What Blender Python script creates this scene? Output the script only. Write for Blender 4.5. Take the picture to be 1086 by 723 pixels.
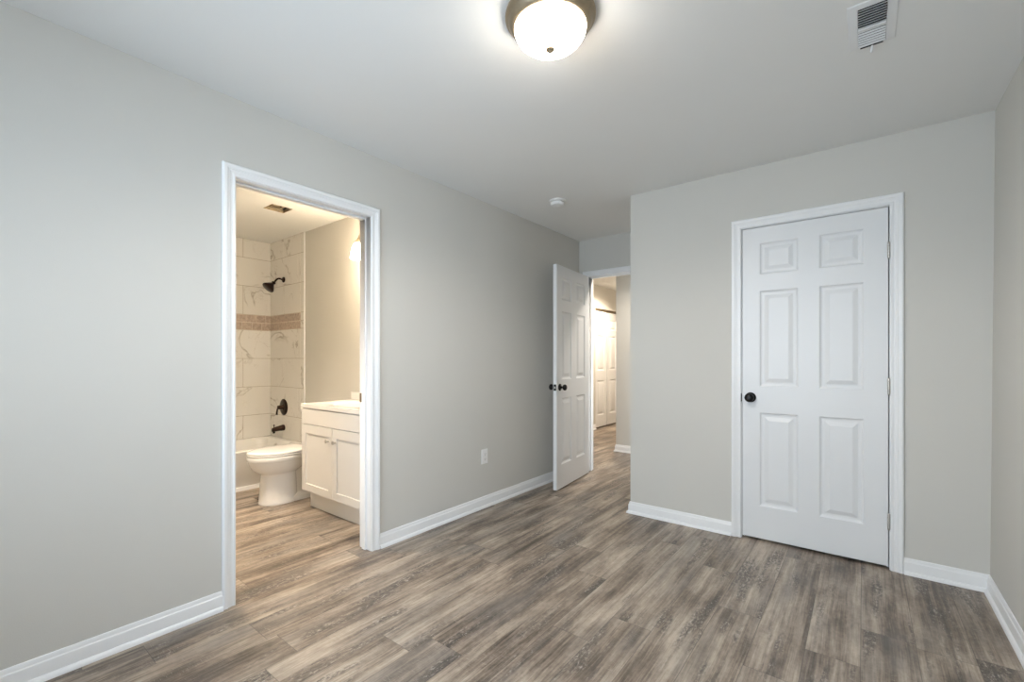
import bpy, math, random
from mathutils import Vector, Matrix

random.seed(7)
PI = math.pi
sc = bpy.context.scene
for o in list(bpy.data.objects):
    bpy.data.objects.remove(o, do_unlink=True)
COL = sc.collection

# ------------------------------------------------------------------ camera
CAMX, CAMH, YAW, FPX, SHY = 2.3976, 1.1853, 0.66335, 476.39, 19.41
cam_d = bpy.data.cameras.new('camera')
cam = bpy.data.objects.new('camera', cam_d)
COL.objects.link(cam)
cam.location = (CAMX, 0, CAMH)
cam.rotation_euler = (PI / 2, 0, YAW)
cam_d.sensor_fit = 'HORIZONTAL'
cam_d.sensor_width = 36.0
cam_d.lens = FPX / 1086 * 36.0
cam_d.shift_y = SHY / 1086
cam_d.clip_start = 0.02
cam_d.clip_end = 100
sc.camera = cam

# ------------------------------------------------------------------ colour management
sc.view_settings.view_transform = 'Standard'
sc.view_settings.look = 'None'
sc.view_settings.gamma = 1
sc.view_settings.use_curve_mapping = False
sc.view_settings.exposure = 0.0
sc.cycles.use_denoising = True
sc.cycles.max_bounces = 12
sc.cycles.diffuse_bounces = 8
sc.cycles.sample_clamp_indirect = 6

# ------------------------------------------------------------------ light: sky, daylight windows, lamps, added fills
SKY_STRENGTH = 10.8
SKY_COLOR = (0.71, 0.855, 1.0)
LAMP_EMIT = 37.0          # bedroom ceiling lamp glass
BATH_EMIT = 76.0          # bathroom sconce glass
LAMP_W = 58.0               # downward share of the bedroom lamp
HALL_W = 130.0
BATH_W = 225.0

H = 2.4487                # ceiling height
YB = -0.95                # wall behind the camera
WIN_B = (0.40, 2.20, 0.70, 2.10)      # window in the wall behind the camera: x0, x1, z0, z1

WIN_R = (0.05, 0.70, 0.90, 1.90)      # window in the right wall beside the viewpoint: y0, y1, z0, z1
WIN_H = (4.50, 5.36, 0.12, 2.05)        # glazed opening at the right end of the hall: y0, y1, z0, z1

world = bpy.data.worlds.new('overcast_sky')
sc.world = world
world.use_nodes = True
wn = world.node_tree
wn.nodes['Background'].inputs[0].default_value = (*SKY_COLOR, 1)
wn.nodes['Background'].inputs[1].default_value = SKY_STRENGTH


def add_light(name, kind, loc, energy, color, rot=(0, 0, 0), **kw):
    d = bpy.data.lights.new(name, kind)
    d.energy = energy
    d.color = color
    for k, v in kw.items():
        setattr(d, k, v)
    o = bpy.data.objects.new(name, d)
    COL.objects.link(o)
    o.location = loc
    o.rotation_euler = rot
    return o


wx, wz = (WIN_B[0] + WIN_B[1]) / 2, (WIN_B[2] + WIN_B[3]) / 2
for loc, aim, sx, sy in (((wx, YB - 0.11, wz), (0, 1, 0), WIN_B[1] - WIN_B[0], WIN_B[3] - WIN_B[2]),
                         ((3.62, (WIN_H[0] + WIN_H[1]) / 2, (WIN_H[2] + WIN_H[3]) / 2), (-1, 0, 0), WIN_H[1] - WIN_H[0], WIN_H[3] - WIN_H[2]),
                         ((3.05, (WIN_R[0] + WIN_R[1]) / 2, (WIN_R[2] + WIN_R[3]) / 2), (-1, 0, 0), WIN_R[1] - WIN_R[0], WIN_R[3] - WIN_R[2])):
    portal = add_light('window_daylight', 'AREA', loc, 1, (1, 1, 1), Vector(aim).to_track_quat('-Z', 'Z').to_euler(),
                       shape='RECTANGLE', size=sx, size_y=sy)
    portal.data.cycles.is_portal = True

WARM = (1.0, 0.80, 0.56)
# hall lamps out of view, plus fills added for bathroom and doorway floor
add_light('bathroom_fill', 'SPOT', (-1.00, 1.00, 2.42), BATH_W, (1.0, 0.84, 0.66), shadow_soft_size=0.12, spot_size=math.radians(112), spot_blend=1.0)  # fill added to brighten the vanity front, toilet and bathroom floor
add_light('hall_light', 'SPOT', (1.15, 4.72, 2.42), HALL_W * 0.5, (1.0, 0.90, 0.79), shadow_soft_size=0.06, spot_size=math.radians(145), spot_blend=0.4)
add_light('hall_light', 'SPOT', (0.36, 4.62, 2.42), HALL_W * 0.38, (1.0, 0.88, 0.74), shadow_soft_size=0.15, spot_size=math.radians(150), spot_blend=0.5)  # extra light added to brighten the floor inside the doorway
add_light('hall_light', 'SPOT', (-0.50, 6.70, 2.42), HALL_W * 1.65, (1.0, 0.82, 0.63), shadow_soft_size=0.06, spot_size=math.radians(160), spot_blend=0.45)

# ------------------------------------------------------------------ materials


def new_mat(name):
    m = bpy.data.materials.new(name)
    m.use_nodes = True
    nt = m.node_tree
    return m, nt, nt.nodes['Principled BSDF']


def plain(name, col, rough=0.5, metal=0.0, var=0.03, scale=6.0, bump=0.0, bscale=200.0, spec=0.5):
    """paint / enamel / metal with slight procedural variation"""
    m, nt, b = new_mat(name)
    tc = nt.nodes.new('ShaderNodeTexCoord')
    nz = nt.nodes.new('ShaderNodeTexNoise')
    nz.inputs['Scale'].default_value = scale
    nz.inputs['Detail'].default_value = 3
    nt.links.new(tc.outputs['Object'], nz.inputs['Vector'])
    cr = nt.nodes.new('ShaderNodeValToRGB')
    cr.color_ramp.elements[0].position = 0.3
    cr.color_ramp.elements[1].position = 0.7
    cr.color_ramp.elements[0].color = (*[max(0, c * (1 - var)) for c in col], 1)
    cr.color_ramp.elements[1].color = (*[min(1, c * (1 + var)) for c in col], 1)
    nt.links.new(nz.outputs['Fac'], cr.inputs['Fac'])
    nt.links.new(cr.outputs['Color'], b.inputs['Base Color'])
    b.inputs['Roughness'].default_value = rough
    b.inputs['Metallic'].default_value = metal
    b.inputs['Specular IOR Level'].default_value = spec
    if bump:
        n2 = nt.nodes.new('ShaderNodeTexNoise')
        n2.inputs['Scale'].default_value = bscale
        nt.links.new(tc.outputs['Object'], n2.inputs['Vector'])
        bp = nt.nodes.new('ShaderNodeBump')
        bp.inputs['Strength'].default_value = bump
        bp.inputs['Distance'].default_value = 0.001
        nt.links.new(n2.outputs['Fac'], bp.inputs['Height'])
        nt.links.new(bp.outputs['Normal'], b.inputs['Normal'])
    return m


M = {}
M['wall'] = plain('greige_wall_paint', (0.60, 0.588, 0.55), 0.7, var=0.012, scale=1.5, bump=0.25, bscale=260, spec=0.25)
M['ceiling'] = plain('ceiling_paint', (0.79, 0.795, 0.785), 0.85, var=0.01, scale=1.0, bump=0.2, bscale=200, spec=0.15)
M['trim'] = plain('white_trim_paint', (0.82, 0.825, 0.83), 0.32, var=0.01, scale=4)
M['door'] = plain('white_door_paint', (0.745, 0.755, 0.765), 0.38, var=0.008, scale=3, bump=0.12, bscale=120)
M['black'] = plain('oil_rubbed_black', (0.012, 0.011, 0.011), 0.28, 0.6, var=0.2, scale=40)
M['bronze'] = plain('dark_bronze', (0.030, 0.016, 0.011), 0.30, 0.8, var=0.3, scale=60)
M['antique'] = plain('antique_brass_bronze', (0.30, 0.24, 0.165), 0.42, 0.8, var=0.12, scale=30)
M['nickel'] = plain('satin_nickel', (0.62, 0.60, 0.56), 0.35, 0.9, var=0.06, scale=60)
M['plastic'] = plain('white_plastic', (0.80, 0.80, 0.79), 0.4, var=0.01)
M['vent'] = plain('white_enamel_metal', (0.76, 0.77, 0.78), 0.4, var=0.01)
M['dark'] = plain('dark_cavity', (0.01, 0.01, 0.012), 0.8, var=0.1)
M['porcelain'] = plain('white_porcelain', (0.84, 0.83, 0.81), 0.10, var=0.008)
M['acrylic'] = plain('white_acrylic', (0.83, 0.82, 0.79), 0.18, var=0.008)
M['cabinet'] = plain('white_cabinet_lacquer', (0.80, 0.785, 0.76), 0.38, var=0.008)
M['counter'] = plain('cultured_marble', (0.85, 0.835, 0.81), 0.16, var=0.02, scale=9)
M['housing'] = plain('galvanised_housing', (0.36, 0.30, 0.20), 0.55, 0.3, var=0.25, scale=30)
M['glass_pane'] = None


def mat_glow(name, col, strength, base=(0.9, 0.88, 0.84)):
    m, nt, b = new_mat(name)
    b.inputs['Base Color'].default_value = (*base, 1)
    b.inputs['Roughness'].default_value = 0.25
    tc = nt.nodes.new('ShaderNodeTexCoord')
    nz = nt.nodes.new('ShaderNodeTexNoise')
    nz.inputs['Scale'].default_value = 14
    nt.links.new(tc.outputs['Object'], nz.inputs['Vector'])
    mp = nt.nodes.new('ShaderNodeMapRange')
    mp.inputs[3].default_value = strength * 0.94
    mp.inputs[4].default_value = strength * 1.06
    nt.links.new(nz.outputs['Fac'], mp.inputs[0])
    b.inputs['Emission Color'].default_value = (*col, 1)
    nt.links.new(mp.outputs[0], b.inputs['Emission Strength'])
    return m


M['lamp_glass'] = mat_glow('lit_alabaster_glass', (1.0, 0.90, 0.78), LAMP_EMIT)
M['shade_glass'] = mat_glow('lit_frosted_shade', WARM, BATH_EMIT)


class NT:
    """tiny math-node writer"""

    def __init__(self, nt):
        self.nt = nt

    def _in(self, sock, v):
        if isinstance(v, (int, float)):
            sock.default_value = v
        else:
            self.nt.links.new(v, sock)

    def m(self, op, a, b=0.0, c=None):
        n = self.nt.nodes.new('ShaderNodeMath')
        n.operation = op
        self._in(n.inputs[0], a)
        self._in(n.inputs[1], b)
        if c is not None:
            self._in(n.inputs[2], c)
        return n.outputs[0]

    def xyz(self, x, y, z=0.0):
        n = self.nt.nodes.new('ShaderNodeCombineXYZ')
        for s, v in zip(n.inputs, (x, y, z)):
            self._in(s, v)
        return n.outputs[0]

    def white(self, v):
        n = self.nt.nodes.new('ShaderNodeTexWhiteNoise')
        n.noise_dimensions = '3D'
        self.nt.links.new(v, n.inputs['Vector'])
        return n.outputs['Value']

    def noise(self, v, scale=1.0, detail=4.0, rough=0.55, dist=0.0):
        n = self.nt.nodes.new('ShaderNodeTexNoise')
        n.inputs['Scale'].default_value = scale
        n.inputs['Detail'].default_value = detail
        n.inputs['Roughness'].default_value = rough
        n.inputs['Distortion'].default_value = dist
        self.nt.links.new(v, n.inputs['Vector'])
        return n.outputs['Fac']

    def map(self, v, a, b, c=0.0, d=1.0):
        n = self.nt.nodes.new('ShaderNodeMapRange')
        n.clamp = True
        self._in(n.inputs[0], v)
        for i, x in enumerate((a, b, c, d)):
            n.inputs[i + 1].default_value = x
        return n.outputs[0]

    def mix(self, f, a, b, mode='MIX'):
        n = self.nt.nodes.new('ShaderNodeMix')
        n.data_type = 'RGBA'
        n.blend_type = mode
        self._in(n.inputs[0], f)
        for s, v in ((n.inputs[6], a), (n.inputs[7], b)):
            if isinstance(v, tuple):
                s.default_value = (*v, 1)
            else:
                self.nt.links.new(v, s)
        return n.outputs[2]

    def ramp(self, f, stops):
        n = self.nt.nodes.new('ShaderNodeValToRGB')
        e = n.color_ramp.elements
        while len(e) < len(stops):
            e.new(0.5)
        for el, (p, c) in zip(e, stops):
            el.position = p
            el.color = (*c, 1)
        self.nt.links.new(f, n.inputs['Fac'])
        return n.outputs['Color']


def floor_material():
    m, nt, b = new_mat('weathered_oak_planks')
    N = NT(nt)
    tc = nt.nodes.new('ShaderNodeTexCoord')
    sp = nt.nodes.new('ShaderNodeSeparateXYZ')
    nt.links.new(tc.outputs['Object'], sp.inputs[0])
    x, y = sp.outputs[0], sp.outputs[1]
    W, L = 0.180, 1.22
    xs = N.m('DIVIDE', N.m('ADD', x, 10.03), W)
    i = N.m('FLOOR', xs)
    fx = N.m('FRACT', xs)
    ri = N.white(N.xyz(i, 3.7, 1.1))
    ys = N.m('ADD', N.m('DIVIDE', N.m('ADD', y, 10.0), L), N.m('MULTIPLY', ri, 5.0))
    j = N.m('FLOOR', ys)
    fy = N.m('FRACT', ys)
    pid = N.white(N.xyz(i, j, 0.5))
    pid2 = N.white(N.xyz(j, i, 7.5))
    off = N.m('MULTIPLY', pid, 37.0)
    # broad cathedral streaks inside a plank
    X = lambda k, v=None: N.m('MULTIPLY', xw if v is None else v, k)
    Y = lambda k: N.m('MULTIPLY', y, k)
    wob = N.m('MULTIPLY', N.m('SUBTRACT', N.noise(N.xyz(N.m('MULTIPLY', x, 4.0), Y(1.8), off), 1.0, 2), 0.5), 0.022)
    xw = N.m('ADD', x, wob)
    streak = N.noise(N.xyz(X(26.0), Y(0.75), off), 1.0, 5, 0.62)
    blotch = N.noise(N.xyz(X(9.0), Y(2.3), N.m('ADD', off, 9.0)), 1.0, 4, 0.55)
    fine = N.noise(N.xyz(X(75.0), Y(1.9), N.m('ADD', off, 5.0)), 1.0, 4, 0.6)
    grain = N.noise(N.xyz(X(190.0), Y(6.0), off), 1.0, 3, 0.65)
    fleck = N.noise(N.xyz(X(60.0), Y(30.0), N.m('ADD', off, 13.0)), 1.0, 4, 0.7)
    tone = N.m('ADD', N.m('MULTIPLY', streak, 0.36), N.m('MULTIPLY', blotch, 0.52))
    tone = N.m('ADD', tone, N.m('MULTIPLY', fine, 0.22))
    tone = N.m('ADD', tone, N.m('MULTIPLY', N.m('SUBTRACT', grain, 0.5), 0.22))
    tone = N.m('ADD', tone, N.m('MULTIPLY', N.m('SUBTRACT', fleck, 0.5), 0.16))
    tone = N.m('ADD', tone, N.m('MULTIPLY', N.m('SUBTRACT', pid2, 0.5), 0.05))
    col = N.ramp(tone, [(0.405, (0.075, 0.058, 0.046)), (0.47, (0.140, 0.110, 0.086)), (0.535, (0.238, 0.191, 0.151)),
                        (0.60, (0.340, 0.281, 0.225)), (0.70, (0.500, 0.424, 0.348))])
    # grey cast that comes and goes
    col = N.mix(N.map(N.noise(N.xyz(X(6.0), Y(1.5), N.m('ADD', off, 4.0)), 1.0, 3), 0.50, 0.70, 0.0, 0.45), col, (0.205, 0.195, 0.185))
    # worn bands: charcoal ground with pale scuffs
    patch = N.map(N.noise(N.xyz(X(13.0), Y(1.7), N.m('ADD', off, 21.0)), 1.0, 4, 0.62), 0.54, 0.64)
    speck = N.noise(N.xyz(N.m('MULTIPLY', x, 110.0), Y(45.0), off), 1.0, 5, 0.75)
    col = N.mix(N.m('MULTIPLY', patch, N.map(speck, 0.60, 0.42, 0.10, 0.85)), col, (0.070, 0.062, 0.058))
    col = N.mix(N.m('MULTIPLY', patch, N.map(speck, 0.55, 0.66, 0.0, 0.80)), col, (0.47, 0.44, 0.41))
    saw = N.map(N.noise(N.xyz(N.m('MULTIPLY', x, 34.0), Y(260.0), off), 1.0, 3, 0.65), 0.56, 0.70, 0.0, 0.42)
    sawm = N.map(N.noise(N.xyz(N.m('MULTIPLY', x, 9.0), Y(3.0), N.m('ADD', off, 2.0)), 1.0, 3), 0.46, 0.62)
    col = N.mix(N.m('MULTIPLY', saw, sawm), col, (0.50, 0.46, 0.41))
    # bevelled seams
    ex = N.m('MULTIPLY', N.m('MINIMUM', fx, N.m('SUBTRACT', 1.0, fx)), W)
    ey = N.m('MULTIPLY', N.m('MINIMUM', fy, N.m('SUBTRACT', 1.0, fy)), L)
    e = N.m('MINIMUM', ex, ey)
    seam = N.map(e, 0.0004, 0.0022, 1.0, 0.0)
    col = N.mix(N.m('MULTIPLY', seam, 0.55), col, (0.06, 0.05, 0.045))
    nt.links.new(col, b.inputs['Base Color'])
    nt.links.new(N.map(grain, 0.3, 0.7, 0.34, 0.50), b.inputs['Roughness'])
    b.inputs['Specular IOR Level'].default_value = 0.45
    bp = nt.nodes.new('ShaderNodeBump')
    bp.inputs['Strength'].default_value = 0.35
    bp.inputs['Distance'].default_value = 0.0012
    hgt = N.m('SUBTRACT', N.m('ADD', N.m('MULTIPLY', grain, 0.6), N.m('MULTIPLY', speck, 0.25)), seam)
    nt.links.new(hgt, bp.inputs['Height'])
    nt.links.new(bp.outputs['Normal'], b.inputs['Normal'])
    return m


def tile_material():
    m, nt, b = new_mat('veined_marble_tile')
    N = NT(nt)
    tc = nt.nodes.new('ShaderNodeTexCoord')
    at = nt.nodes.new('ShaderNodeAttribute')
    at.attribute_name = 'tile_seed'
    va = nt.nodes.new('ShaderNodeVectorMath')
    va.operation = 'MULTIPLY_ADD'
    nt.links.new(at.outputs['Color'], va.inputs[0])
    va.inputs[1].default_value = (40, 40, 40)
    nt.links.new(tc.outputs['Object'], va.inputs[2])
    v = va.outputs[0]
    n1 = N.noise(v, 1.9, 4, 0.5, 0.9)
    vein = N.map(N.m('ABSOLUTE', N.m('SUBTRACT', n1, 0.5)), 0.0, 0.018, 0.75, 0.0)
    mask = N.map(N.noise(v, 2.6, 2), 0.46, 0.58)
    n2 = N.noise(v, 6.5, 3, 0.5, 0.8)
    v2 = N.map(N.m('ABSOLUTE', N.m('SUBTRACT', n2, 0.5)), 0.0, 0.012, 0.35, 0.0)
    cloud = N.noise(v, 2.0, 4)
    col = N.mix(cloud, (0.74, 0.72, 0.68), (0.80, 0.785, 0.75))
    col = N.mix(N.m('MULTIPLY', vein, mask), col, (0.36, 0.32, 0.27))
    col = N.mix(N.m('MULTIPLY', v2, mask), col, (0.42, 0.37, 0.30))
    nt.links.new(col, b.inputs['Base Color'])
    b.inputs['Roughness'].default_value = 0.16
    return m


M['floor'] = floor_material()
M['tile'] = tile_material()
M['mosaic'] = plain('taupe_mosaic_tile', (0.43, 0.35, 0.29), 0.35, var=0.22, scale=38)
M['grout'] = plain('tan_grout', (0.34, 0.29, 0.23), 0.9, var=0.04, scale=30)
M['pale_grout'] = plain('pale_mosaic_grout', (0.66, 0.60, 0.53), 0.9, var=0.04, scale=30)

# ------------------------------------------------------------------ mesh helpers


class MB:
    def __init__(self):
        self.v, self.f, self.mi = [], [], []

    def add(self, verts, faces, mi=0):
        k = len(self.v)
        self.v += [tuple(p) for p in verts]
        self.f += [tuple(i + k for i in f) for f in faces]
        self.mi += [mi] * len(faces)
        return self

    def box(self, x0, x1, y0, y1, z0, z1, mi=0):
        v = [(x, y, z) for z in (z0, z1) for y in (y0, y1) for x in (x0, x1)]
        return self.add(v, [(0, 2, 3, 1), (4, 5, 7, 6), (0, 1, 5, 4), (2, 6, 7, 3), (0, 4, 6, 2), (1, 3, 7, 5)], mi)

    def loft(self, rings, cap0=True, cap1=True, mi=0, closed=True):
        n = len(rings[0])
        v = [p for r in rings for p in r]
        f = []
        for a in range(len(rings) - 1):
            for i in range(n if closed else n - 1):
                j = (i + 1) % n
                f.append((a * n + i, a * n + j, (a + 1) * n + j, (a + 1) * n + i))
        if cap0:
            f.append(tuple(reversed(range(n))))
        if cap1:
            f.append(tuple((len(rings) - 1) * n + i for i in range(n)))
        return self.add(v, f, mi)

    def lathe(self, prof, mat=None, n=40, mi=0):
        """prof = [(r, h)] along local z; mat = Matrix"""
        mat = mat or Matrix()
        rings = []
        for r, h in prof:
            r = max(r, 1e-4)
            rings.append([mat @ Vector((r * math.cos(2 * PI * i / n), r * math.sin(2 * PI * i / n), h)) for i in range(n)])
        return self.loft(rings, True, True, mi)

    def tube(self, pts, rad, n=14, mi=0):
        pts = [Vector(p) for p in pts]
        if not isinstance(rad, (list, tuple)):
            rad = [rad] * len(pts)
        rings = []
        up = None
        for k, p in enumerate(pts):
            t = (pts[min(k + 1, len(pts) - 1)] - pts[max(k - 1, 0)]).normalized()
            if up is None:
                up = Vector((0, 0, 1)) if abs(t.z) < 0.9 else Vector((1, 0, 0))
            a = t.cross(up).normalized()
            bb = a.cross(t).normalized()
            up = bb
            rings.append([p + rad[k] * (math.cos(2 * PI * i / n) * a + math.sin(2 * PI * i / n) * bb) for i in range(n)])
        return self.loft(rings, True, True, mi)

    def sweep(self, prof, path, to3d, mi=0):
        """mitred sweep: path 2D points, prof = [(offset to the left of travel, height)], to3d(px, py, h)"""
        n = len(path)
        rings = []
        for k in range(n):
            p = Vector(path[k])
            d0 = (p - Vector(path[k - 1])).normalized() if k > 0 else None
            d1 = (Vector(path[k + 1]) - p).normalized() if k < n - 1 else None
            d0 = d0 or d1
            d1 = d1 or d0
            n0 = Vector((-d0.y, d0.x))
            n1 = Vector((-d1.y, d1.x))
            mm = (n0 + n1)
            mm = mm / (mm.dot(n0))
            rings.append([Vector(to3d(*(p + mm * o), h)) for o, h in prof])
        return self.loft(rings, True, True, mi)

    def build(self, name, mat, parent=None, smooth=False, bevel=0.0, angle=35, segs=2):
        me = bpy.data.meshes.new(name)
        me.from_pydata(self.v, [], self.f)
        mats = mat if isinstance(mat, (list, tuple)) else [mat]
        for m in mats:
            me.materials.append(m)
        if len(mats) > 1:
            me.polygons.foreach_set('material_index', self.mi)
        import bmesh
        bm = bmesh.new()
        bm.from_mesh(me)
        bmesh.ops.remove_doubles(bm, verts=bm.verts, dist=1e-6)
        bmesh.ops.recalc_face_normals(bm, faces=bm.faces)
        bm.to_mesh(me)
        bm.free()
        o = bpy.data.objects.new(name, me)
        COL.objects.link(o)
        if parent is not None:
            o.parent = parent
        if bevel:
            md = o.modifiers.new('bevel', 'BEVEL')
            md.width = bevel
            md.segments = segs
            md.limit_method = 'ANGLE'
            md.angle_limit = math.radians(40)
        if smooth or bevel:
            for p in me.polygons:
                p.use_smooth = True
            bm = bmesh.new()
            bm.from_mesh(me)
            lim = math.radians(angle)
            for ed in bm.edges:
                if len(ed.link_faces) == 2 and ed.calc_face_angle(0) > lim:
                    ed.smooth = False
            bm.to_mesh(me)
            bm.free()
        return o


def tag(o, label=None, cat=None, group=None, kind=None):
    if label:
        o['label'] = label
    if cat:
        o['category'] = cat
    if group:
        o['group'] = group
    if kind:
        o['kind'] = kind
    return o


def empty(name, loc, rz=0.0):
    o = bpy.data.objects.new(name, None)
    COL.objects.link(o)
    o.empty_display_size = 0.05
    o.location = loc
    o.rotation_euler = (0, 0, rz)
    return o


def struct(o, label, cat):
    return tag(o, label, cat, kind='structure')


def T(x, y, z):
    return Matrix.Translation((x, y, z))


def RX(a):
    return Matrix.Rotation(a, 4, 'X')


def RY(a):
    return Matrix.Rotation(a, 4, 'Y')


def RZ(a):
    return Matrix.Rotation(a, 4, 'Z')


def rrect(x0, x1, y0, y1, r, z, n=8):
    pts = []
    for cx, cy, a0 in ((x1 - r, y1 - r, 0), (x0 + r, y1 - r, 90), (x0 + r, y0 + r, 180), (x1 - r, y0 + r, 270)):
        for k in range(n + 1):
            a = math.radians(a0 + 90 * k / n)
            pts.append((cx + r * math.cos(a), cy + r * math.sin(a), z))
    return pts


# ------------------------------------------------------------------ dimensions of the place
TH = 0.114                                    # wall thickness
YH, YC, XCL = 4.2406, 3.3025, 0.9796          # hall door wall, closet front, closet side
XR0, XR1 = 2.9076, 2.9258                     # right wall at floor and ceiling (leans a little)
BD = (0.892, 1.648, 2.064)                    # bathroom doorway: y0, y1, top
CD = (1.7605, 2.5150, 2.0495)                 # closet doorway: x0, x1, top
HD = (0.108, 0.876, 2.052)                    # hall doorway: x0, x1, top
BX0, BX1, BY0, BY1 = -2.709, -TH, 0.725, 2.249   # bathroom inside
JT = 0.018                                    # jamb board thickness
HX0, HX1 = -3.2, 3.4                          # hall ends
HY1, HYE = 5.40, 9.2                          # hall far wall, branch end
HXW, HXC = -1.18, -0.116                      # branch side walls
HYO = 6.76                                    # outside corner in the branch

# ------------------------------------------------------------------ floor and ceiling
fl = MB().box(-3.4, 3.6, YB - 0.2, HYE + 0.2, -0.08, 0.0).build('floor', M['floor'])
struct(fl, 'grey brown weathered wood plank floor running through bedroom, bathroom and hall', 'floor')

EX = (-1.552, -1.385, 1.676, 1.844)            # hole of the exhaust fan
cb = MB()
xs = [-3.4, EX[0], EX[1], 3.6]
ysl = [YB - 0.2, EX[2], EX[3], HYE + 0.2]
for a in range(3):
    for c in range(3):
        if a == 1 and c == 1:
            continue
        cb.box(xs[a], xs[a + 1], ysl[c], ysl[c + 1], H, H + 0.08)
struct(cb.build('ceiling', M['ceiling']), 'flat pale grey painted ceiling over the rooms', 'ceiling')

# ------------------------------------------------------------------ walls
wl = MB()
ro0, ro1, rt = BD[0] - JT, BD[1] + JT, BD[2] + JT
wl.box(-TH, 0, YB - TH, ro0, 0, H)
wl.box(-TH, 0, ro1, YH + TH, 0, H)
wl.box(-TH, 0, ro0, ro1, rt, H)
struct(wl.build('wall_left', M['wall']), 'long light grey bedroom wall with the bathroom doorway in it', 'wall')

wh = MB()
wh.box(0, HD[0] - JT, YH, YH + TH, 0, H)
wh.box(HD[1] + JT, 3.4, YH, YH + TH, 0, H)
wh.box(HD[0] - JT, HD[1] + JT, YH, YH + TH, HD[2] + JT, H)
wh.box(HX0, -TH, YH, YH + TH, 0, H)
struct(wh.build('wall_hall_door', M['wall']), 'short greige wall above the open hall doorway at far end', 'wall')

wc = MB()
wc.box(XCL, CD[0] - JT, YC, YC + TH, 0, H)
wc.box(CD[1] + JT, XR0 + .06, YC, YC + TH, 0, H)
wc.box(CD[0] - JT, CD[1] + JT, YC, YC + TH, CD[2] + JT, H)
wc.box(XCL, XCL + TH, YC + TH, YH, 0, H)
struct(wc.build('wall_closet', M['wall']), 'greige wall around the closed six panel closet door', 'wall')

wr = MB()
XRB = 3.05


def xr(z):
    return XR0 + (XR1 - XR0) * z / H


def slab(y0, y1, z0, z1):
    wr.add([(xr(z0), y0, z0), (XRB, y0, z0), (XRB, y1, z0), (xr(z0), y1, z0), (xr(z1), y0, z1), (XRB, y0, z1), (XRB, y1, z1), (xr(z1), y1, z1)],
           [(0, 3, 2, 1), (4, 5, 6, 7), (0, 1, 5, 4), (1, 2, 6, 5), (2, 3, 7, 6), (3, 0, 4, 7)])


slab(YB - TH, WIN_R[0], 0, H)
slab(WIN_R[0], WIN_R[1], 0, WIN_R[2])
slab(WIN_R[0], WIN_R[1], WIN_R[3], H)
slab(WIN_R[1], YH, 0, H)
struct(wr.build('wall_right', M['wall']), 'narrow strip of greige wall at the right picture edge', 'wall')

wb = MB()
wb.box(0, WIN_B[0], YB - TH, YB, 0, H)
wb.box(WIN_B[1], XR0 + .06, YB - TH, YB, 0, H)
wb.box(WIN_B[0], WIN_B[1], YB - TH, YB, 0, WIN_B[2])
wb.box(WIN_B[0], WIN_B[1], YB - TH, YB, WIN_B[3], H)
struct(wb.build('wall_back', M['wall']), 'greige wall with the bedroom window behind the viewpoint', 'wall')

# windows behind the viewpoint, the source of the daylight
WINS = []
fy0, fy1 = YB - 0.085, YB - 0.035
for nm, (a0, a1, z0, z1), P3, lb in (
        ('window_1', WIN_B, lambda a, d, z: (a, YB - d, z), 'white framed bedroom window behind the viewpoint'),
        ('window_3', WIN_H, lambda a, d, z: (HX1 + .02 + d, a, z), 'white framed glazing at the far right end of the hall'),
        ('window_2', WIN_R, lambda a, d, z: (XR0 + .02 + d, a, z), 'white framed bedroom window beside the viewpoint')):
    wf = MB()

    def wbox(m_, a, b_, d0, d1, c, e):
        p, q = P3(a, d0, c), P3(b_, d1, e)
        m_.box(min(p[0], q[0]), max(p[0], q[0]), min(p[1], q[1]), max(p[1], q[1]), min(p[2], q[2]), max(p[2], q[2]))
    for a in (a0, a1 - 0.045):
        wbox(wf, a, a + 0.045, .035, .085, z0, z1)
    for a in (z0, z1 - 0.045, (z0 + z1) / 2 - .022):
        wbox(wf, a0, a1, .035, .085, a, a + 0.045)
    win = struct(wf.build(nm, M['trim'], bevel=0.003), lb, 'window')
    gp = MB()
    wbox(gp, a0 + .02, a1 - .02, .057, .063, z0 + .02, z1 - .02)
    WINS.append((win, gp))
gm, gnt, gb = new_mat('clear_window_glass')
gl = gnt.nodes.new('ShaderNodeBsdfTransparent')
gs = gnt.nodes.new('ShaderNodeBsdfGlossy')
gs.inputs['Roughness'].default_value = 0.02
gmix = gnt.nodes.new('ShaderNodeMixShader')
gfr = gnt.nodes.new('ShaderNodeFresnel')
gfr.inputs['IOR'].default_value = 1.45
gnt.links.new(gfr.outputs[0], gmix.inputs[0])
gnt.links.new(gl.outputs[0], gmix.inputs[1])
gnt.links.new(gs.outputs[0], gmix.inputs[2])
gnt.links.new(gmix.outputs[0], gnt.nodes['Material Output'].inputs[0])
for win, gp in WINS:
    gp.build('pane', gm, win)

# bathroom shell
w = MB().box(BX0 - TH, BX0, BY0 - TH, BY1 + TH, 0, H).build('wall_tub_side', M['wall'])
struct(w, 'bathroom wall behind the bathtub tiling', 'wall')
w = MB().box(BX0, BX1, BY1, BY1 + TH, 0, H).build('wall_vanity', M['wall'])
struct(w, 'warm lit bathroom wall above the white vanity', 'wall')
w = MB().box(BX0, BX1, BY0 - TH, BY0, 0, H).build('wall_bathroom_near', M['wall'])
struct(w, 'bathroom wall on the side nearer the viewpoint', 'wall')

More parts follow.
